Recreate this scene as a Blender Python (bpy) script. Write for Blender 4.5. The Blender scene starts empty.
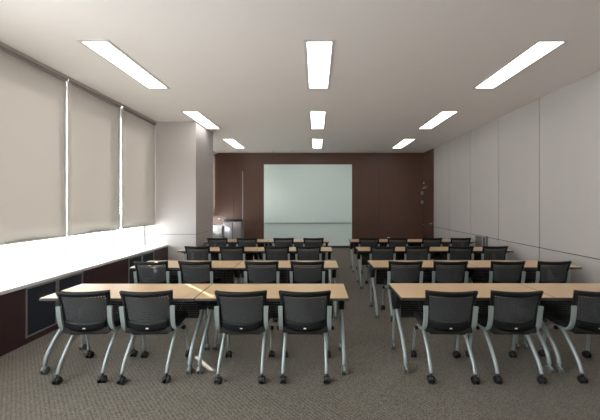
import bpy, bmesh, math, random
from mathutils import Vector, Matrix
random.seed(7)
S = bpy.context.scene
COL = S.collection
R = math.radians

# ------------------------------------------------------------------ materials
def mat(name, color, rough=0.6, metal=0.0, spec=0.5, noise=None, bump=None, emit=None, coat=0.0):
    m = bpy.data.materials.new(name); m.use_nodes = True
    nt = m.node_tree; b = nt.nodes['Principled BSDF']
    b.inputs['Base Color'].default_value = (*color, 1)
    b.inputs['Roughness'].default_value = rough
    b.inputs['Metallic'].default_value = metal
    b.inputs['Specular IOR Level'].default_value = spec
    b.inputs['Coat Weight'].default_value = coat
    if emit:
        b.inputs['Emission Color'].default_value = (*emit[0], 1)
        b.inputs['Emission Strength'].default_value = emit[1]
    tc = nt.nodes.new('ShaderNodeTexCoord')
    if noise:                      # (scale vec, amount)
        mp = nt.nodes.new('ShaderNodeMapping'); mp.inputs['Scale'].default_value = noise[0]
        nz = nt.nodes.new('ShaderNodeTexNoise'); nz.inputs['Scale'].default_value = 1.0
        nz.inputs['Detail'].default_value = 4
        cr = nt.nodes.new('ShaderNodeMix'); cr.data_type = 'RGBA'
        a = noise[1]
        cr.inputs['A'].default_value = (*[c*(1-a) for c in color], 1)
        cr.inputs['B'].default_value = (*[min(1, c*(1+a)) for c in color], 1)
        nt.links.new(tc.outputs['Object'], mp.inputs['Vector'])
        nt.links.new(mp.outputs['Vector'], nz.inputs['Vector'])
        nt.links.new(nz.outputs['Fac'], cr.inputs['Factor'])
        nt.links.new(cr.outputs['Result'], b.inputs['Base Color'])
    if bump:                       # (scale, strength)
        nz2 = nt.nodes.new('ShaderNodeTexNoise'); nz2.inputs['Scale'].default_value = bump[0]
        bp = nt.nodes.new('ShaderNodeBump'); bp.inputs['Strength'].default_value = bump[1]
        bp.inputs['Distance'].default_value = 0.002
        nt.links.new(tc.outputs['Object'], nz2.inputs['Vector'])
        nt.links.new(nz2.outputs['Fac'], bp.inputs['Height'])
        nt.links.new(bp.outputs['Normal'], b.inputs['Normal'])
    return m

M = {}
M['ceiling'] = mat('ceiling_paint', (0.81, 0.77, 0.75), 0.9, noise=((.6, .6, .6), .03))
M['grey_panel'] = mat('grey_wall_panel', (0.465, 0.436, 0.422), 0.65, noise=((3, 3, .6), .04), bump=(60, .1))
M['column'] = mat('column_panel', (0.50, 0.47, 0.46), 0.65, noise=((2, 2, .6), .03))
M['gap'] = mat('panel_gap', (0.05, 0.045, 0.045), 0.9)
M['wood'] = mat('brown_wood_panel', (0.110, 0.057, 0.041), 0.36, noise=((60, 60, 1.2), .22), spec=.4)
M['wine'] = mat('wine_brown_laminate', (0.045, 0.021, 0.023), 0.4, noise=((20, 20, 1), .15))
M['navy'] = mat('navy_grille_cloth', (0.016, 0.020, 0.034), 0.7, bump=(400, .3))
M['alu'] = mat('grey_aluminium', (0.34, 0.34, 0.35), 0.4, metal=.5)
M['cassette'] = mat('brown_grey_cassette', (0.30, 0.26, 0.235), 0.5)
M['sill'] = mat('white_stone_sill', (0.80, 0.79, 0.77), 0.35)
M['white_frame'] = mat('white_window_frame', (0.50, 0.52, 0.53), 0.4)
M['maple'] = mat('maple_laminate', (0.62, 0.435, 0.25), 0.30, noise=((2.5, 30, 8), .06), spec=.5)
M['edge'] = mat('dark_edge_band', (0.05, 0.045, 0.045), 0.45)
M['silver'] = mat('silver_painted_steel', (0.34, 0.40, 0.40), 0.38, metal=.35)
M['mesh'] = mat('black_perforated_plastic', (0.045, 0.049, 0.051), 0.45, spec=.4)
M['black'] = mat('black_plastic', (0.006, 0.007, 0.008), 0.5, spec=.25)
M['seat'] = mat('black_seat_cloth', (0.010, 0.010, 0.012), 0.85, bump=(300, .3))
M['rubber'] = mat('black_caster_rubber', (0.012, 0.012, 0.013), 0.35)
M['greywheel'] = mat('grey_caster_wheel', (0.12, 0.13, 0.13), 0.35)
M['tag'] = mat('pale_badge', (0.75, 0.77, 0.78), 0.4)
M['board'] = mat('pale_green_glass_board', (0.76, 0.90, 0.865), 0.09, spec=.35)
M['lamp_frame'] = mat('light_frame', (0.62, 0.61, 0.60), 0.5)
M['lamp'] = mat('lit_diffuser', (0.9, 0.9, 0.9), 0.5, emit=((1.0, 0.95, 0.915), 5.0))
M['steel'] = mat('brushed_steel', (0.62, 0.62, 0.63), 0.3, metal=.8)
M['lectern'] = mat('silver_lectern_laminate', (0.50, 0.49, 0.52), 0.25, metal=.4)
M['lectern_dark'] = mat('dark_grey_lectern', (0.10, 0.10, 0.12), 0.35)
M['white'] = mat('white_plastic', (0.75, 0.75, 0.75), 0.4)
M['smoke_panel'] = mat('smoked_panel', (0.12, 0.12, 0.115), 0.25)
M['cup'] = mat('white_cup_paper', (0.88, 0.88, 0.87), 0.6)
M['box_glass'] = mat('grey_glazed_door', (0.20, 0.20, 0.185), 0.2)
M['red'] = mat('red_marker_cap', (0.5, 0.04, 0.03), 0.4)
M['blue'] = mat('blue_marker_cap', (0.03, 0.07, 0.4), 0.4)

def carpet():
    m = bpy.data.materials.new('grey_brown_carpet'); m.use_nodes = True
    nt = m.node_tree; b = nt.nodes['Principled BSDF']; N = nt.nodes.new; L = nt.links.new
    b.inputs['Roughness'].default_value = .95; b.inputs['Specular IOR Level'].default_value = .15
    b.inputs['Sheen Weight'].default_value = .25; b.inputs['Sheen Roughness'].default_value = .5; b.inputs['Sheen Tint'].default_value = (.9, .85, .75, 1)
    tc = N('ShaderNodeTexCoord')
    w = N('ShaderNodeTexWave'); w.wave_type = 'BANDS'; w.bands_direction = 'DIAGONAL'
    w.inputs['Scale'].default_value = 16; w.inputs['Distortion'].default_value = 9
    w.inputs['Detail'].default_value = 2; w.inputs['Detail Scale'].default_value = 5
    L(tc.outputs['Object'], w.inputs['Vector'])
    n = N('ShaderNodeTexNoise'); n.inputs['Scale'].default_value = 130; n.inputs['Detail'].default_value = 2
    L(tc.outputs['Object'], n.inputs['Vector'])
    n2 = N('ShaderNodeTexNoise'); n2.inputs['Scale'].default_value = 1.1
    L(tc.outputs['Object'], n2.inputs['Vector'])
    a = N('ShaderNodeMath'); a.operation = 'MULTIPLY_ADD'; a.inputs[1].default_value = .45
    L(w.outputs['Fac'], a.inputs[0])
    sc = N('ShaderNodeMath'); sc.operation = 'MULTIPLY'; sc.inputs[1].default_value = .55
    L(n.outputs['Fac'], sc.inputs[0]); L(sc.outputs[0], a.inputs[2])
    r = N('ShaderNodeValToRGB')
    r.color_ramp.elements[0].position = .28; r.color_ramp.elements[0].color = (0.058, 0.050, 0.040, 1)
    r.color_ramp.elements[1].position = .72; r.color_ramp.elements[1].color = (0.222, 0.200, 0.166, 1)
    L(a.outputs[0], r.inputs['Fac'])
    mx = N('ShaderNodeMix'); mx.data_type = 'RGBA'; mx.blend_type = 'MULTIPLY'; mx.inputs['Factor'].default_value = .25
    L(r.outputs['Color'], mx.inputs['A']); L(n2.outputs['Fac'], mx.inputs['B'])
    L(mx.outputs['Result'], b.inputs['Base Color'])
    bp = N('ShaderNodeBump'); bp.inputs['Strength'].default_value = .5; bp.inputs['Distance'].default_value = .004
    L(a.outputs[0], bp.inputs['Height']); L(bp.outputs['Normal'], b.inputs['Normal'])
    return m
M['carpet'] = carpet()

def glass():
    m = bpy.data.materials.new('window_glass'); m.use_nodes = True
    nt = m.node_tree; nt.nodes.remove(nt.nodes['Principled BSDF'])
    o = nt.nodes['Material Output']
    t = nt.nodes.new('ShaderNodeBsdfTransparent'); t.inputs[0].default_value = (.93, .96, .96, 1)
    g = nt.nodes.new('ShaderNodeBsdfGlossy'); g.inputs['Roughness'].default_value = .02
    x = nt.nodes.new('ShaderNodeMixShader'); x.inputs[0].default_value = .05
    nt.links.new(t.outputs[0], x.inputs[1]); nt.links.new(g.outputs[0], x.inputs[2]); nt.links.new(x.outputs[0], o.inputs[0])
    return m
M['glass'] = glass()

def blind_cloth():
    m = bpy.data.materials.new('beige_blind_cloth'); m.use_nodes = True
    nt = m.node_tree; nt.nodes.remove(nt.nodes['Principled BSDF'])
    o = nt.nodes['Material Output']
    d = nt.nodes.new('ShaderNodeBsdfDiffuse'); d.inputs[0].default_value = (.64, .61, .575, 1)
    t = nt.nodes.new('ShaderNodeBsdfTranslucent'); t.inputs[0].default_value = (.62, .59, .56, 1)
    x = nt.nodes.new('ShaderNodeMixShader'); x.inputs[0].default_value = .17
    nt.links.new(d.outputs[0], x.inputs[1]); nt.links.new(t.outputs[0], x.inputs[2]); nt.links.new(x.outputs[0], o.inputs[0])
    return m
M['blind'] = blind_cloth()

# ------------------------------------------------------------------ mesh helpers
class MB:
    def __init__(s): s.bm = bmesh.new(); s.mi = 0
    def face(s, vs):
        try:
            f = s.bm.faces.new(vs); f.material_index = s.mi; return f
        except ValueError: return None
    def box(s, lo, hi, bev=0, seg=2):
        x0, y0, z0 = lo; x1, y1, z1 = hi
        P = [(x0,y0,z0),(x1,y0,z0),(x1,y1,z0),(x0,y1,z0),(x0,y0,z1),(x1,y0,z1),(x1,y1,z1),(x0,y1,z1)]
        v = [s.bm.verts.new(p) for p in P]
        fs = [s.face([v[i] for i in q]) for q in ((0,3,2,1),(4,5,6,7),(0,1,5,4),(1,2,6,5),(2,3,7,6),(3,0,4,7))]
        if bev:
            es = list({e for f in fs for e in f.edges})
            r = bmesh.ops.bevel(s.bm, geom=es, offset=bev, segments=seg, affect='EDGES', profile=.5)
            for f in r['faces']: f.material_index = s.mi
        return s
    def sweep(s, pts, prof, smooth=True):
        """sweep a closed 2D profile (list of (a,b)) along pts; prof may be a function of index"""
        pts = [Vector(p) for p in pts]; n = len(pts); rings = []
        side = None
        for i, p in enumerate(pts):
            t = (pts[min(i+1, n-1)] - pts[max(i-1, 0)]).normalized()
            if side is None:
                ref = Vector((1, 0, 0)) if abs(t.x) < .9 else Vector((0, 1, 0))
                side = (ref - t*ref.dot(t)).normalized()
            else:
                side = (side - t*side.dot(t)).normalized()
            up = t.cross(side)
            pr = prof(i/(n-1)) if callable(prof) else prof
            rings.append([s.bm.verts.new(p + side*a + up*b) for a, b in pr])
        k = len(rings[0])
        for i in range(n-1):
            for j in range(k):
                f = s.face([rings[i][j], rings[i][(j+1) % k], rings[i+1][(j+1) % k], rings[i+1][j]])
                if f: f.smooth = smooth
        s.face(rings[0][::-1]); s.face(rings[-1])
        return s
    def tube(s, pts, r, seg=10, curve=True):
        if curve and len(pts) > 2: pts = spline(pts)
        return s.sweep(pts, [(r*math.cos(2*math.pi*j/seg), r*math.sin(2*math.pi*j/seg)) for j in range(seg)])
    def cyl(s, c, axis, r, h, seg=16, bev=0.0):
        """cylinder centred at c along axis ('x','y','z')"""
        ax = {'x': Vector((1,0,0)), 'y': Vector((0,1,0)), 'z': Vector((0,0,1))}[axis]
        a = Vector((0,1,0)) if axis == 'x' else Vector((1,0,0)); b = ax.cross(a)
        prof = [(-h/2, r-bev), (-h/2+bev, r), (h/2-bev, r), (h/2, r-bev)] if bev else [(-h/2, r), (h/2, r)]
        rings = [[s.bm.verts.new(Vector(c)+ax*t+(a*math.cos(2*math.pi*j/seg)+b*math.sin(2*math.pi*j/seg))*q) for j in range(seg)] for t, q in prof]
        for i in range(len(rings)-1):
            for j in range(seg):
                f = s.face([rings[i][j], rings[i][(j+1) % seg], rings[i+1][(j+1) % seg], rings[i+1][j]])
                if f: f.smooth = True
        s.face(rings[0][::-1]); s.face(rings[-1])
        return s
    def slab(s, P, nu, nv, th, hole=None, nrm=None):
        """thick sheet over P(a,b), a,b in 0..1, with an optional hole fraction per cell"""
        def F(a, b, side):
            p = Vector(P(a, b)); e = 1e-3
            du = Vector(P(a+e, b)) - Vector(P(a-e, b)); dv = Vector(P(a, b+e)) - Vector(P(a, b-e))
            n = du.cross(dv).normalized()
            return p + n*(th/2 if side else -th/2)
        g = [[[s.bm.verts.new(F(i/nu, j/nv, k)) for j in range(nv+1)] for i in range(nu+1)] for k in (0, 1)]
        for i in range(nu):
            for j in range(nv):
                o = [[g[k][i][j], g[k][i+1][j], g[k][i+1][j+1], g[k][i][j+1]] for k in (0, 1)]
                if hole:
                    h = hole/2
                    cs = [(-h, -h), (h, -h), (h, h), (-h, h)]
                    sh = .18 if j % 2 else -.18
                    q = [[s.bm.verts.new(F((i+.5+sh+x)/nu, (j+.5+y)/nv, k)) for x, y in cs] for k in (0, 1)]
                    for t in range(4):
                        u = (t+1) % 4
                        s.face([o[1][t], o[1][u], q[1][u], q[1][t]])
                        s.face([o[0][u], o[0][t], q[0][t], q[0][u]])
                        s.face([q[1][t], q[1][u], q[0][u], q[0][t]])
                else:
                    a = s.face(o[1]); b = s.face(o[0][::-1])
                    if a: a.smooth = True
                    if b: b.smooth = True
        for i in range(nu):
            s.face([g[0][i][0], g[0][i+1][0], g[1][i+1][0], g[1][i][0]])
            s.face([g[0][i+1][nv], g[0][i][nv], g[1][i][nv], g[1][i+1][nv]])
        for j in range(nv):
            s.face([g[0][0][j+1], g[0][0][j], g[1][0][j], g[1][0][j+1]])
            s.face([g[0][nu][j], g[0][nu][j+1], g[1][nu][j+1], g[1][nu][j]])
        return s
    def build(s, name, mats, parent=None):
        bmesh.ops.recalc_face_normals(s.bm, faces=s.bm.faces[:])
        me = bpy.data.meshes.new(name); s.bm.to_mesh(me); s.bm.free()
        for m in (mats if isinstance(mats, (list, tuple)) else [mats]): me.materials.append(M[m])
        o = bpy.data.objects.new(name, me); COL.objects.link(o)
        if parent: o.parent = parent
        return o

def spline(pts, k=5):
    P = [Vector(p) for p in pts]; P = [2*P[0]-P[1]] + P + [2*P[-1]-P[-2]]; out = []
    for i in range(1, len(P)-2):
        a, b, c, d = P[i-1:i+3]
        for j in range(k):
            t = j/k
            out.append(.5*((2*b)+(c-a)*t+(2*a-5*b+4*c-d)*t*t+(-a+3*b-3*c+d)*t**3))
    out.append(P[-2]); return out

def tag(o, label, cat, group=None):
    o['label'] = label; o['category'] = cat
    if group: o['group'] = group
    return o
def struct(o): o['kind'] = 'structure'; return o
def empty(name, loc=(0, 0, 0), rz=0):
    o = bpy.data.objects.new(name, None); COL.objects.link(o); o.empty_display_size = .1
    o.location = loc; o.rotation_euler.z = rz; return o
def kids(o): return [c for c in COL.objects if c.parent is o]
def copy_tree(o, tree, parent=None):
    c = o.copy(); COL.objects.link(c); c.parent = parent
    for ch in tree.get(o, ()): copy_tree(ch, tree, c)
    return c
def tree_of(root):
    t = {}
    def rec(o):
        t[o] = kids(o)
        for c in t[o]: rec(c)
    rec(root); return t

# ------------------------------------------------------------------ room dimensions (camera at x=0, y=0, looking +y)
XR, XC, XW, XG = 4.0, -3.40, -3.70, -3.98      # right wall, cabinet face, blind plane, glass plane
YF, YB, ZC = 11.17, -2.6, 3.535
SILL = .70
struct(MB().box((-4.05, YB-.1, -.1), (XR+.1, YF+.1, 0)).build('floor', 'carpet'))
struct(MB().box((-4.05, YB-.1, ZC), (XR+.1, YF+.1, ZC+.12)).build('ceiling', 'ceiling'))

def panel_wall(name, along, plane, into, breaks, zbreaks, m, th=.12):
    """panels with dark reveals; along 'x' or 'y'; plane = room-side coordinate; into = +1/-1 direction away from the room"""
    b = MB(); g = .007
    def bx(a0, a1, z0, z1, p0, p1):
        p0, p1 = sorted((p0, p1))
        if along == 'y': b.box((p0, a0, z0), (p1, a1, z1))
        else: b.box((a0, p0, z0), (a1, p1, z1))
    b.mi = 1
    bx(breaks[0], breaks[-1], zbreaks[0], zbreaks[-1], plane+into*.012, plane+into*th)
    b.mi = 0
    for i in range(len(breaks)-1):
        for j in range(len(zbreaks)-1):
            bx(breaks[i]+(g if i else 0), breaks[i+1]-(g if i < len(breaks)-2 else 0),
               zbreaks[j]+(g if j else 0), zbreaks[j+1]-(g if j < len(zbreaks)-2 else 0), plane, plane+into*.012)
    return struct(b.build(name, [m, 'gap']))

panel_wall('wall_right', 'y', XR, 1, [YB] + [10.17-1.2*k for k in range(10, 0, -1)] + [10.17], [0, .86, ZC], 'grey_panel')
panel_wall('wall_right.001', 'y', XR, 1, [10.17, YF], [0, 2.42, ZC], 'wood')
xs = [-4.05] + [2.37-1.085*k for k in range(6, 0, -1)] + [2.37, 3.455, XR]
panel_wall('wall_far', 'x', YF, 1, xs, [0, .86, ZC], 'wood')
panel_wall('wall_near', 'x', YB, -1, [-4.05, -2.8, -1.4, 0, 1.4, 2.8, XR], [0, .86, ZC], 'grey_panel')
# left outer wall: parapet below the windows, head above
b = MB(); b.box((-4.05, YB, 0), (XG-.05, YF, SILL-.04)); b.box((-4.05, YB, 3.46), (XG-.05, YF, ZC))
struct(b.build('wall_left', 'column'))
struct(MB().box((XG-.05, YB, 3.495), (XW+.03, 6.898, ZC)).build('trim_1', 'column'))     # soffit over the blinds
b = MB(); b.box((-4.0, 8.042, 3.495), (XW+.02, YF, ZC)); struct(b.build('trim_2', 'column'))
# baseboard under the board
struct(MB().box((-4.0, YF-.012, 0), (XR, YF, .07)).build('baseboard_far', 'wine'))

# column
b = MB(); b.mi = 1; b.box((-4.0, 6.912, 0), (-2.772, 8.03, ZC)); b.mi = 0
for z0, z1 in ((0, .935), (.945, ZC)):
    b.box((-4.0, 6.90, z0), (-2.772, 6.912, z1)); b.box((-2.772, 6.90, z0), (-2.76, 8.04, z1)); b.box((-4.0, 8.03, z0), (-2.772, 8.04, z1))
struct(b.build('wall_column', ['column', 'gap']))

# windows: mullions about every 1.24 m, unseen crossbar added to block sun passing under the blinds
def window(idx, y0, y1, sun_bar=True):
    r = struct(empty('window_%d' % idx, (XG, y0, SILL)))
    w = y1-y0; H = 3.46-SILL; b = MB()
    b.box((-.05, 0, 0), (.05, .06, H)); b.box((-.05, w-.06, 0), (.05, w, H))
    b.box((-.05, .06, 0), (.05, w-.06, .010)); b.box((-.05, .06, H-.05), (.05, w-.06, H))
    if sun_bar: b.box((-.05, .06, 1.17-SILL), (.05, w-.06, 1.43-SILL))
    b.build('window_frame', 'white_frame', r)
    MB().box((-.008, .06, .010), (.002, w-.06, H-.05)).build('window_glass', 'glass', r)
    MB().box((.05, .012, .10), (.075, .038, .34), .006).build('window_handle', 'white_frame', r)
ws = [-2.57, -1.89, -.79, .31, 1.41, 2.51, 3.61, 4.71, 5.81, 6.90]
for i in range(len(ws)-1): window(i+1, ws[i], ws[i+1]-.002)
window(10, 8.06, 9.6); window(11, 9.602, YF-.005)
# stone sill
struct(MB().box((XG-.05, YB, SILL-.04), (XC, 6.898, SILL), .004).build('window_sill', 'sill'))
struct(MB().box((XG-.05, 8.042, SILL-.04), (XC, YF, SILL), .004).build('window_sill.001', 'sill'))

# window cabinets (units under the sill)
units = [(-2.59, -.35, 'wood'), (-.35, .09, 'g'), (.09, .52, 'g'), (.52, 1.58, 'wood'), (1.58, 2.01, 'g'), (2.01, 2.45, 'g'), (2.45, 3.51, 'wood'), (3.51, 3.945, 'g'), (3.945, 4.38, 'g'),
         (4.38, 4.93, 'wood'), (4.93, 5.44, 'wood'), (5.44, 5.87, 'g'), (5.87, 6.30, 'g'), (6.30, 6.895, 'wood')]
lab = {6: 'wine-brown cabinet under the sill, nearest one at the left picture edge',
       7: 'dark navy grille cabinet with grey frame beside the front left table end',
       8: 'dark navy grille cabinet just beyond the nearest framed grille',
       9: 'wine-brown cabinet right after the two nearest navy grilles',
       10: 'second wine-brown cabinet between the two pairs of navy grilles',
       11: 'navy grille cabinet under the sill, first of the far pair',
       12: 'navy grille cabinet under the sill, last grille before the column',
       13: 'wine-brown cabinet under the sill touching the column'}
for i, (y0, y1, k) in enumerate(units):
    if i < 4: continue
    r = empty('window_cabinet', (XC, y0, 0)); w = y1-y0
    tag(r, lab.get(i, 'navy grille cabinet under the sill, just outside the left picture edge'), 'cabinet', 'cabinets under the window sill')
    MB().box((-.50, .003, 0), (-.012, w-.003, SILL-.04)).build('body', 'wine', r)
    if k == 'wood':
        b = MB(); b.box((-.012, .003, .0), (0, w-.003, SILL-.045)); b.build('door', 'wine', r)
    else:
        MB().box((-.012, .003, 0), (0, w-.003, .068)).build('plinth', 'wine', r)
        g = MB().box((-.012, .022, .088), (-.004, w-.022, SILL-.065)).build('grille', 'navy', r)
        b = MB(); t = .018
        b.box((-.012, .004, .07), (.004, .004+t, SILL-.045)); b.box((-.012, w-.004-t, .07), (.004, w-.004, SILL-.045))
        b.box((-.012, .004+t, .07), (.004, w-.004-t, .07+t)); b.box((-.012, .004+t, SILL-.045-t), (.004, w-.004-t, SILL-.045))
        b.build('grille_frame', 'alu', r)

# roller blinds
bl = [(-2.5, -1.50), (-1.47, -.33), (-.30, .85), (.88, 2.04), (2.07, 3.248), (3.252, 4.442), (4.464, 5.662), (5.718, 6.897), (8.06, 9.58), (9.60, 11.13)]
bll = {5: 'beige roller blind nearest the camera, at the left picture edge',
       6: 'beige roller blind in the middle, between the two bright slits',
       7: 'beige roller blind farthest away, beside the column',
       8: 'added beige roller blind, unseen behind the column, first of two', 9: 'added beige roller blind, unseen behind the column, at the brown wall'}  # the two behind the column are unseen, added to dim the far ceiling
for i, (y0, y1) in enumerate(bl):
    if i < 4: continue
    r = empty('roller_blind', (XW if i < 8 else XW-.10, y0, 3.485)); w = y1-y0; H = 3.485-1.156
    tag(r, bll.get(i, 'beige roller blind just outside the left picture edge'), 'blind', 'roller blinds on the left windows')
    def P(a, c, w=w, H=H, i=i):
        y = a*w; z = -.03-c*(H-.05)
        if i == 7: y = y*(1-.0) + (1-a)*(-.03*(1-c))*1.0 + 0
        if i == 6: y = y + a*(.020*(1-c))
        return (.004*math.sin(a*9)*c, y, z)
    MB().slab(P, 12, 12, .0015).build('blind_cloth', 'blind', r)
    MB().box((-.007, .004, -H), (.007, w-.004, -H+.022), .003).build('hem_bar', 'blind', r)
    MB().cyl((0, w/2, -.022), 'y', .018, w-.02).build('roller_tube', 'alu', r)
    MB().box((.020, 0, -.028), (.030, w, .008), .002).build('cassette', 'cassette', r)

# ceiling lights
LX = (-2.575, .04, 2.74); LY = (-1.79, .83, 3.45, 6.10, 8.74)
xn = ('left column of lights', 'centre column of lights', 'right column of lights')
yn = {-1.79: 'behind the camera', .83: 'just above the camera', 3.45: 'nearest the camera', 6.10: 'second from the camera', 8.74: 'farthest, by the brown wall'}
proto = None
for y in LY:
    for k, x in enumerate(LX):
        if y < 0: continue
        if proto is None:
            proto = empty('ceiling_light', (x, y, ZC)); b = MB(); t = .038; W = .185; L = 1.47
            b.box((-W, 0, -.008), (-W+t, L, 0)); b.box((W-t, 0, -.008), (W, L, 0)); b.box((-W+t, 0, -.008), (W-t, t, 0)); b.box((-W+t, L-t, -.008), (W-t, L, 0))
            b.build('light_frame', 'lamp_frame', proto)
            MB().box((-W+t+.001, t+.001, -.006), (W-t-.001, L-t-.001, -.001)).build('light_diffuser', 'lamp', proto)
            o = proto; tr = tree_of(proto)
        else: o = copy_tree(proto, tr)
        o.location = (x, y, ZC)
        tag(o, 'long lit ceiling panel, %s, %s' % (xn[k], yn[y]), 'ceiling light', 'recessed ceiling light panels')

# small ceiling fittings by the far wall
for x, y, w in ((-1.51, 10.57, 'left'), (-.84, 10.72, 'centre left'), (.85, 10.50, 'centre right'), (1.94, 10.62, 'right')):
    b = MB(); b.cyl((0, 0, -.012), 'z', .05, .024, 20, .006); b.cyl((0, 0, -.03), 'z', .03, .014, 16, .004)
    o = b.build('smoke_detector', 'white'); o.location = (x, y, ZC)
    tag(o, 'small round white ceiling detector near the brown wall, %s of four' % w, 'smoke detector', 'ceiling detectors')
for x, w in ((-2.8, 'left one over the lectern'), (-1.3, 'middle one over the left board edge'), (2.2, 'right one over bare brown wall')):
    r = empty('slot_diffuser', (x, 10.98, ZC)); tag(r, 'narrow ceiling air slot by the brown wall, ' + w, 'air vent', 'ceiling air slots')
    b = MB(); b.box((-.35, -.04, -.008), (.35, -.02, 0)); b.box((-.35, .02, -.008), (.35, .04, 0)); b.box((-.35, -.02, -.008), (-.33, .02, 0)); b.box((.33, -.02, -.008), (.35, .02, 0))
    b.build('vent_frame', 'white', r)
    MB().box((-.33, -.02, -.004), (.33, .02, -.001)).build('vent_slot', 'gap', r)

# ------------------------------------------------------------------ far wall things
r = empty('glass_whiteboard', (-.30, YF, .08))
tag(r, 'tall pale green glass writing board on the brown far wall', 'whiteboard')
MB().box((-1.635, -.030, 0), (1.635, -.016, 3.02), .003).build('glass_panel', 'board', r)
b = MB()
for sx in (-1.45, 1.45):
    for z in (.2, 2.8): b.cyl((sx, -.009, z), 'y', .02, .014)
b.build('standoff', 'steel', r)
b = MB(); b.sweep([(-1.60, -.062, .845), (1.60, -.062, .845)], [(-.012, -.032), (.010, -.032), (.010, .032), (-.002, .032), (-.004, -.026), (-.012, -.026)], False)
b = MB(); b.box((-1.60, -.095, .835), (1.60, -.030, .843)); b.box((-1.60, -.099, .835), (1.60, -.095, .855)); b.build('marker_tray', 'lectern_dark', r)  # dark grey stands in for the shadow line along the tray
r = empty('board_eraser', (-.05, 11.10, .9235)); tag(r, 'white board eraser lying on the middle of the marker tray', 'eraser')
MB().box((-.09, -.022, .010), (.09, .022, .045), .006).build('eraser_body', 'white', r)
MB().box((-.088, -.021, 0), (.088, .021, .010)).build('felt_pad', 'lectern_dark', r)
for x, c, w in ((-1.55, 'blue', 'blue-capped marker at the left end of the marker tray'), (-1.38, 'red', 'red-capped marker near the left end of the marker tray')):
    r = empty('marker_pen', (x, 11.10, .932)); tag(r, w, 'marker pen', 'pens on the marker tray')
    MB().cyl((0, 0, 0), 'x', .009, .10, 12, .002).build('barrel', 'white', r); MB().cyl((.07, 0, 0), 'x', .0095, .04, 12, .002).build('cap', c, r)

struct(MB().box((-2.745, YF-.012, .45), (-2.715, YF, 2.85), .003).build('streak_strip', 'alu'))  # added metal strip standing in for a thin light streak on the wall

# door in the brown end of the right wall
r = struct(empty('door_1', (XR, 10.24, 0)))
MB().box((-.020, 0, .008), (-.001, .88, 2.38), .003).build('door_leaf', 'wood', r)
h = MB(); h.cyl((-.026, .07, .96), 'x', .028, .012, 20, .003); h.tube([(-.03, .07, .96), (-.07, .07, .96), (-.075, .09, .96), (-.075, .19, .96)], .009); h.build('door_handle', 'steel', r)
c = MB(); c.box((-.060, .56, 2.19), (-.021, .84, 2.24), .006); c.tube([(-.04, .62, 2.245), (-.12, .52, 2.255), (-.04, .40, 2.265)], .008, curve=False); c.build('door_closer', 'steel', r)
for z, nme, l in ((2.04, 'wall_thermostat', 'upper small pale control plate beside the brown door'), (1.70, 'light_switch', 'lower small pale switch plate beside the brown door')):
    r = empty(nme, (3.95, YF, z)); tag(r, l, 'wall switch')
    MB().box((-.045, -.014, -.06), (.045, 0, .06), .004).build('plate', 'alu', r)
    MB().box((-.022, -.020, -.03), (.022, -.014, .03), .003).build('button', 'alu', r)

# framed box low on the right wall
r = empty('wall_box', (XR, 6.98, .47)); tag(r, 'grey framed service box low on the right wall', 'wall box')
b = MB(); b.box((-.045, 0, 0), (0, .47, .41), .004); b.build('box_body', 'smoke_panel', r)
b = MB(); t = .022
b.box((-.055, 0, 0), (-.045, t, .41)); b.box((-.055, .47-t, 0), (-.045, .47, .41)); b.box((-.055, t, 0), (-.045, .47-t, t)); b.box((-.055, t, .41-t), (-.045, .47-t, .41)); b.box((-.055, .13, t), (-.045, .15, .41-t))
b.build('box_frame', 'alu', r)
MB().box((-.050, .15, t), (-.0455, .47-t, .41-t)).build('box_door', 'box_glass', r)

# lectern, with the low white cabinet beside it
r = empty('lectern', (-2.78, 10.1, 0)); tag(r, 'silver lectern with bowed front and slanted dark top, left of the board', 'lectern')
def LP(a, c):
    t = (a-.5)*2; return (t*.29, -.16-.10*(1-t*t), .05+c*1.00)
MB().slab(LP, 16, 4, .018).build('front_panel', 'lectern', r)
MB().box((-.02+.045, -.285, .06), (.02+.045, -.262, 1.04), .003).build('front_strip', 'lectern_dark', r)
b = MB(); b.box((-.30, -.16, .05), (-.28, .22, 1.05)); b.build('side_panel', 'lectern', r)
b = MB(); b.box((.28, -.16, .05), (.30, .22, 1.05)); b.build('side_panel', 'lectern', r)
MB().box((-.30, -.26, 0), (.30, .24, .05), .01).build('base', 'lectern_dark', r)
def LT(a, c): return (-.31+a*.62, -.27+c*.54, 1.14-.09*c)
MB().slab(LT, 2, 2, .025).build('reading_top', 'lectern_dark', r)
m = MB().tube([(-.22, -.1, 1.10), (-.23, -.12, 1.15), (-.30, -.13, 1.165), (-.40, -.14, 1.15)], .009).build('gooseneck_microphone', 'steel', r)
MB().cyl((-.43, -.142, 1.148), 'x', .018, .07, 12, .006).build('microphone_head', 'white', m)
r = empty('low_cabinet', (-3.25, 10.1, 0)); tag(r, 'low white cabinet standing left of the silver lectern', 'cabinet')
MB().box((-.17, -.22, .06), (.15, .22, .90)).build('body', 'white', r)
MB().box((-.18, -.23, .90), (.16, .23, .925), .004).build('top', 'white', r)
MB().box((-.165, -.238, .08), (.145, -.222, .885), .003).build('door', 'white', r)
MB().box((.09, -.252, .55), (.105, -.238, .68), .003).build('handle', 'lectern_dark', r)
MB().box((-.16, -.20, 0), (.14, .20, .06)).build('plinth', 'lectern_dark', r)

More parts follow.
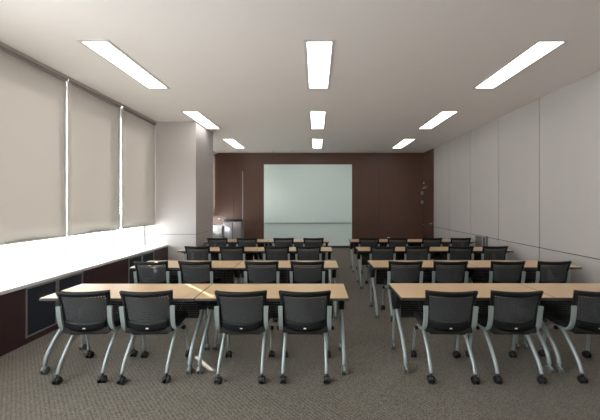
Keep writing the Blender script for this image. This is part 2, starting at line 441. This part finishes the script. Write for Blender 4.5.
# ------------------------------------------------------------------ chair
def caster(parent, x, y, wheel, hood, r=.033, w=.062):
    c = MB()
    c.cyl((x-w*.30, y, r), 'x', r, w*.36, 18, .005); c.cyl((x+w*.30, y, r), 'x', r, w*.36, 18, .005)
    c.cyl((x, y, r), 'x', r*.45, w*.3, 10)
    o = c.build('caster', wheel, parent)
    # hood over the wheels lives with the leg's look: its own small mesh, same level
    return o
def hood(b, x, y, r=.033, w=.062):
    def P(a, c):
        t = R(15+150*a); return (x+(c-.5)*w*.34, y+math.cos(t)*(r+.002), r+math.sin(t)*(r+.002))
    b.slab(P, 8, 1, .005)
    b.cyl((x, y, 2*r+.010), 'z', .009, .022, 10)

def back_point(u, v):
    """u -1..1 across, v 0..1 up the backrest"""
    vb = v + (1-v)*(-.10*(1-u*u))
    hw = .210 + .025*v + .005*v**4
    z = .482 + .350*vb + .004*u*u*v
    y = -.165 - .050*v - .018*v*v*v*v + .045*u*u
    return (u*hw, y, z)

def make_chair():
    r = empty('training_chair')
    def sub(u0, u1, v0, v1): return lambda a, c: back_point(u0+(u1-u0)*a, v0+(v1-v0)*c)
    MB().slab(sub(-.87, .87, .22, .89), 18, 11, .004, hole=.37).build('backrest', 'mesh', r)
    b = MB()
    b.slab(sub(-1, 1, .885, 1.0), 16, 2, .022); b.slab(sub(-1, -.865, .0, .905), 2, 10, .018); b.slab(sub(.865, 1, .0, .905), 2, 10, .018)
    b.slab(sub(-.865, .865, .0, .225), 14, 3, .022)
    b.build('back_frame', 'black', r)
    MB().box((-.013, -.182, .475), (.013, -.174, .487), .002).build('badge', 'tag', r)
    # seat
    def SP(a, c):
        t = (a-.5)*2; y = -.150+c*.43
        hw = .215*(1-.10*abs(c-.45)**2)
        return (t*hw, y, .452-.012*math.cos(t*1.4)-.030*max(0, c-.75)*4*max(0, c-.75)+.006*t*t)
    MB().slab(SP, 14, 10, .05).build('seat', 'seat', r)
    MB().box((-.17, -.12, .395), (.17, .24, .424), .01).build('seat_pan', 'black', r)
    # brackets clasping the back
    for sx in (-1, 1):
        pts = spline([(sx*.231, -.176, .688), (sx*.229, -.170, .62), (sx*.228, -.156, .53), (sx*.231, -.130, .468), (sx*.235, -.08, .435), (sx*.238, .01, .42)])
        def pr(t): w = .021*(1-.25*t); return [(-w, -.009), (w, -.009), (w, .009), (-w, .009)]
        b = MB(); b.sweep(pts, pr, False); b.build('side_bracket', 'silver', r)
    MB().cyl((0, -.005, .415), 'x', .012, .530).build('pivot_bar', 'black', r)
    for sx in (-1, 1):
        MB().cyl((sx*.270, -.005, .415), 'x', .019, .026, 16, .004).build('pivot_knob', 'black', r)
    for sx in (-1, 1):
        b = MB(); b.tube([(sx*.197, .03, .415), (sx*.197, -.02, .375), (sx*.198, -.12, .265), (sx*.200, -.195, .16), (sx*.20, -.225, .085)], .0165)
        l = b.build('leg', 'silver', r)
        caster(l, sx*.20, -.235, 'rubber', 'rubber'); h = MB(); hood(h, sx*.20, -.235); h.build('caster_hood', 'rubber', l)
        b = MB(); b.tube([(sx*.228, -.005, .415), (sx*.228, .08, .40), (sx*.228, .16, .335), (sx*.228, .205, .235), (sx*.230, .225, .085)], .0145)
        l = b.build('leg', 'silver', r)
        caster(l, sx*.230, .235, 'rubber', 'rubber'); h = MB(); hood(h, sx*.230, .235); h.build('caster_hood', 'rubber', l)
    return r

# ------------------------------------------------------------------ table (origin: left near corner on the floor; x to the right, y away)
TW, TD, TZ = 1.494, .525, .735
def make_table():
    r = empty('training_table')
    t = MB(); t.mi = 0; t.box((.004, .004, TZ-.004), (TW-.004, TD-.004, TZ)); 
    top = t.build('tabletop', 'maple', r)
    MB().box((0, 0, TZ-.028), (TW, TD, TZ-.0042), .003).build('edge_band', 'edge', top)
    MB().slab(lambda a, c: (.13+a*(TW-.26), TD-.05, .36+c*.33), 56, 13, .003, hole=.33).build('modesty_panel', 'black', r)
    b = MB(); b.box((.10, TD-.17, TZ-.085), (TW-.10, TD-.12, TZ-.045), .006); b.build('crossbeam', 'black', r)
    for x in (.046, TW-.046):
        b = MB()
        b.box((x-.022, .10, TZ-.055), (x+.022, TD-.04, TZ-.0285), .004)
        poly = [(TD-.34, .70), (TD-.06, .70), (TD-.055, .56), (TD-.085, .505), (TD-.15, .485), (TD-.205, .515), (TD-.26, .60)]
        va = [b.bm.verts.new((x-.026, y_, z_)) for y_, z_ in poly]; vb = [b.bm.verts.new((x+.026, y_, z_)) for y_, z_ in poly]
        b.face(va); b.face(vb[::-1])
        for q in range(len(poly)): b.face([va[q], vb[q], vb[(q+1) % len(poly)], va[(q+1) % len(poly)]])
        b.build('bracket', 'black', r)
        b = MB(); pts = spline([(x, TD-.12, .56), (x, TD-.16, .52), (x, .245, .40), (x, .11, .27), (x, .030, .16), (x, .012, .085)])
        b.sweep(pts, [(.019*math.cos(k*math.pi/5), .020*math.sin(k*math.pi/5)) for k in range(10)])
        h_ = MB; l = b.build('leg', 'silver', r)
        caster(l, x, .008, 'greywheel', '', .034, .054); h = MB(); hood(h, x, .008, .034, .054); h.build('caster_hood', 'silver', l)
        b = MB(); pts = spline([(x, TD-.10, .56), (x, TD-.085, .45), (x, TD-.055, .22), (x, TD-.04, .085)])
        b.sweep(pts, [(.014*math.cos(k*math.pi/5), .016*math.sin(k*math.pi/5)) for k in range(10)])
        l = b.build('leg', 'silver', r)
        caster(l, x, TD-.04, 'greywheel', '', .034, .054); h = MB(); hood(h, x, TD-.04, .034, .054); h.build('caster_hood', 'silver', l)
    return r

rows = ['front row', 'second row', 'third row', 'farthest row']
TY = [2.90, 4.29, 5.79, 7.16]
LX0 = [-2.675, -2.67, -2.675, -2.68]; RX0 = [.83, .83, .83, .84]
tp = None
for i, y in enumerate(TY):
    for side, x0 in (('left', LX0[i]), ('right', RX0[i])):
        for k in (0, 1):
            if tp is None: tp = make_table(); ttr = tree_of(tp); o = tp
            else: o = copy_tree(tp, ttr)
            o.location = (x0+k*1.5, y+(.02 if side == 'right' else 0), 0)
            where = ('at the window end' if k == 0 else 'beside the aisle') if side == 'left' else ('beside the aisle' if k == 0 else 'at the right wall end')
            tag(o, 'maple-topped table on casters, %s, %s block, %s' % (rows[i], side, where), 'table', 'training tables in rows')

CX = {('left', 0): [-2.18, -1.59, -.702, -.104], ('left', 1): [-2.33, -1.70, -.765, -.12], ('left', 2): [-2.265, -1.605, -.755, -.15], ('left', 3): [-2.335, -1.64, -.77, -.06],
      ('right', 0): [1.268, 1.875, 2.66], ('right', 1): [1.265, 1.905, 2.71, 3.36], ('right', 2): [1.27, 1.93, 2.77, 3.42], ('right', 3): [1.26, 1.93, 2.74, 3.42]}
CYO = {0: .085, 1: .13, 2: .12, 3: .12}
RZ = {('left', 0): [3, 3, 1, 0], ('right', 0): [-2, -1, -2]}
pos4 = ['leftmost', 'second from left', 'third from left', 'rightmost']
cp = None
for (side, i), xs_ in CX.items():
    for k, x in enumerate(xs_):
        if cp is None: cp = make_chair(); ctr = tree_of(cp); o = cp
        else: o = copy_tree(cp, ctr)
        a = RZ.get((side, i), [random.uniform(-2.5, 2.5) for _ in range(4)])[k]
        o.location = (x, TY[i]+CYO[i], 0); o.rotation_euler.z = R(a)
        p = pos4[k] if not (side == 'right' and i == 0) else ['leftmost', 'second from left', 'cut by the right picture edge'][k]
        tag(o, 'black mesh-back chair with silver legs, %s, %s block, %s' % (rows[i], side, p), 'chair', 'training chairs in rows')

# paper cup on the farthest right table
b = MB()
n = 20; pr_ = [(.024, 0), (.034, .078), (.036, .080), (.033, .082), (.031, .078), (.022, .004)]
rings = [[b.bm.verts.new((q*math.cos(2*math.pi*j/n), q*math.sin(2*math.pi*j/n), z)) for j in range(n)] for q, z in pr_]
for i in range(len(rings)-1):
    for j in range(n): b.face([rings[i][j], rings[i][(j+1) % n], rings[i+1][(j+1) % n], rings[i+1][j]])
b.face(rings[0][::-1]); b.face(rings[-1])
o = b.build('paper_cup', 'cup'); o.location = (1.79, 7.38, .735)
tag(o, 'small white paper cup on the farthest table right of the aisle', 'cup')

# ------------------------------------------------------------------ light
w = bpy.data.worlds.new('sky'); S.world = w; w.use_nodes = True
w.node_tree.nodes['Background'].inputs[0].default_value = (.98, .97, 1.0, 1)
w.node_tree.nodes['Background'].inputs[1].default_value = 9.0
sd = bpy.data.lights.new('sun', 'SUN'); sd.energy = 40; sd.angle = R(.53); sd.color = (1, .95, .87)
so = bpy.data.objects.new('sun', sd); COL.objects.link(so); so.location = (-8, 8, 6)
hz = math.hypot(1, 1.02)
so.rotation_euler = Vector((1, -1.02, -.62*hz)).to_track_quat('-Z', 'Y').to_euler()

cd = bpy.data.cameras.new('camera'); co = bpy.data.objects.new('camera', cd); COL.objects.link(co)
co.location = (0, 0, 1.65); co.rotation_euler = (R(90), 0, 0)
cd.sensor_width = 36; cd.lens = 18; cd.shift_x = -16/600; cd.shift_y = -6.5/600; cd.clip_start = .05
S.camera = co
S.view_settings.view_transform = 'Standard'; S.view_settings.look = 'None'
S.view_settings.exposure = .22; S.view_settings.gamma = 1
S.view_settings.use_curve_mapping = False
S.cycles.max_bounces = 10; S.cycles.diffuse_bounces = 6; S.cycles.transparent_max_bounces = 16
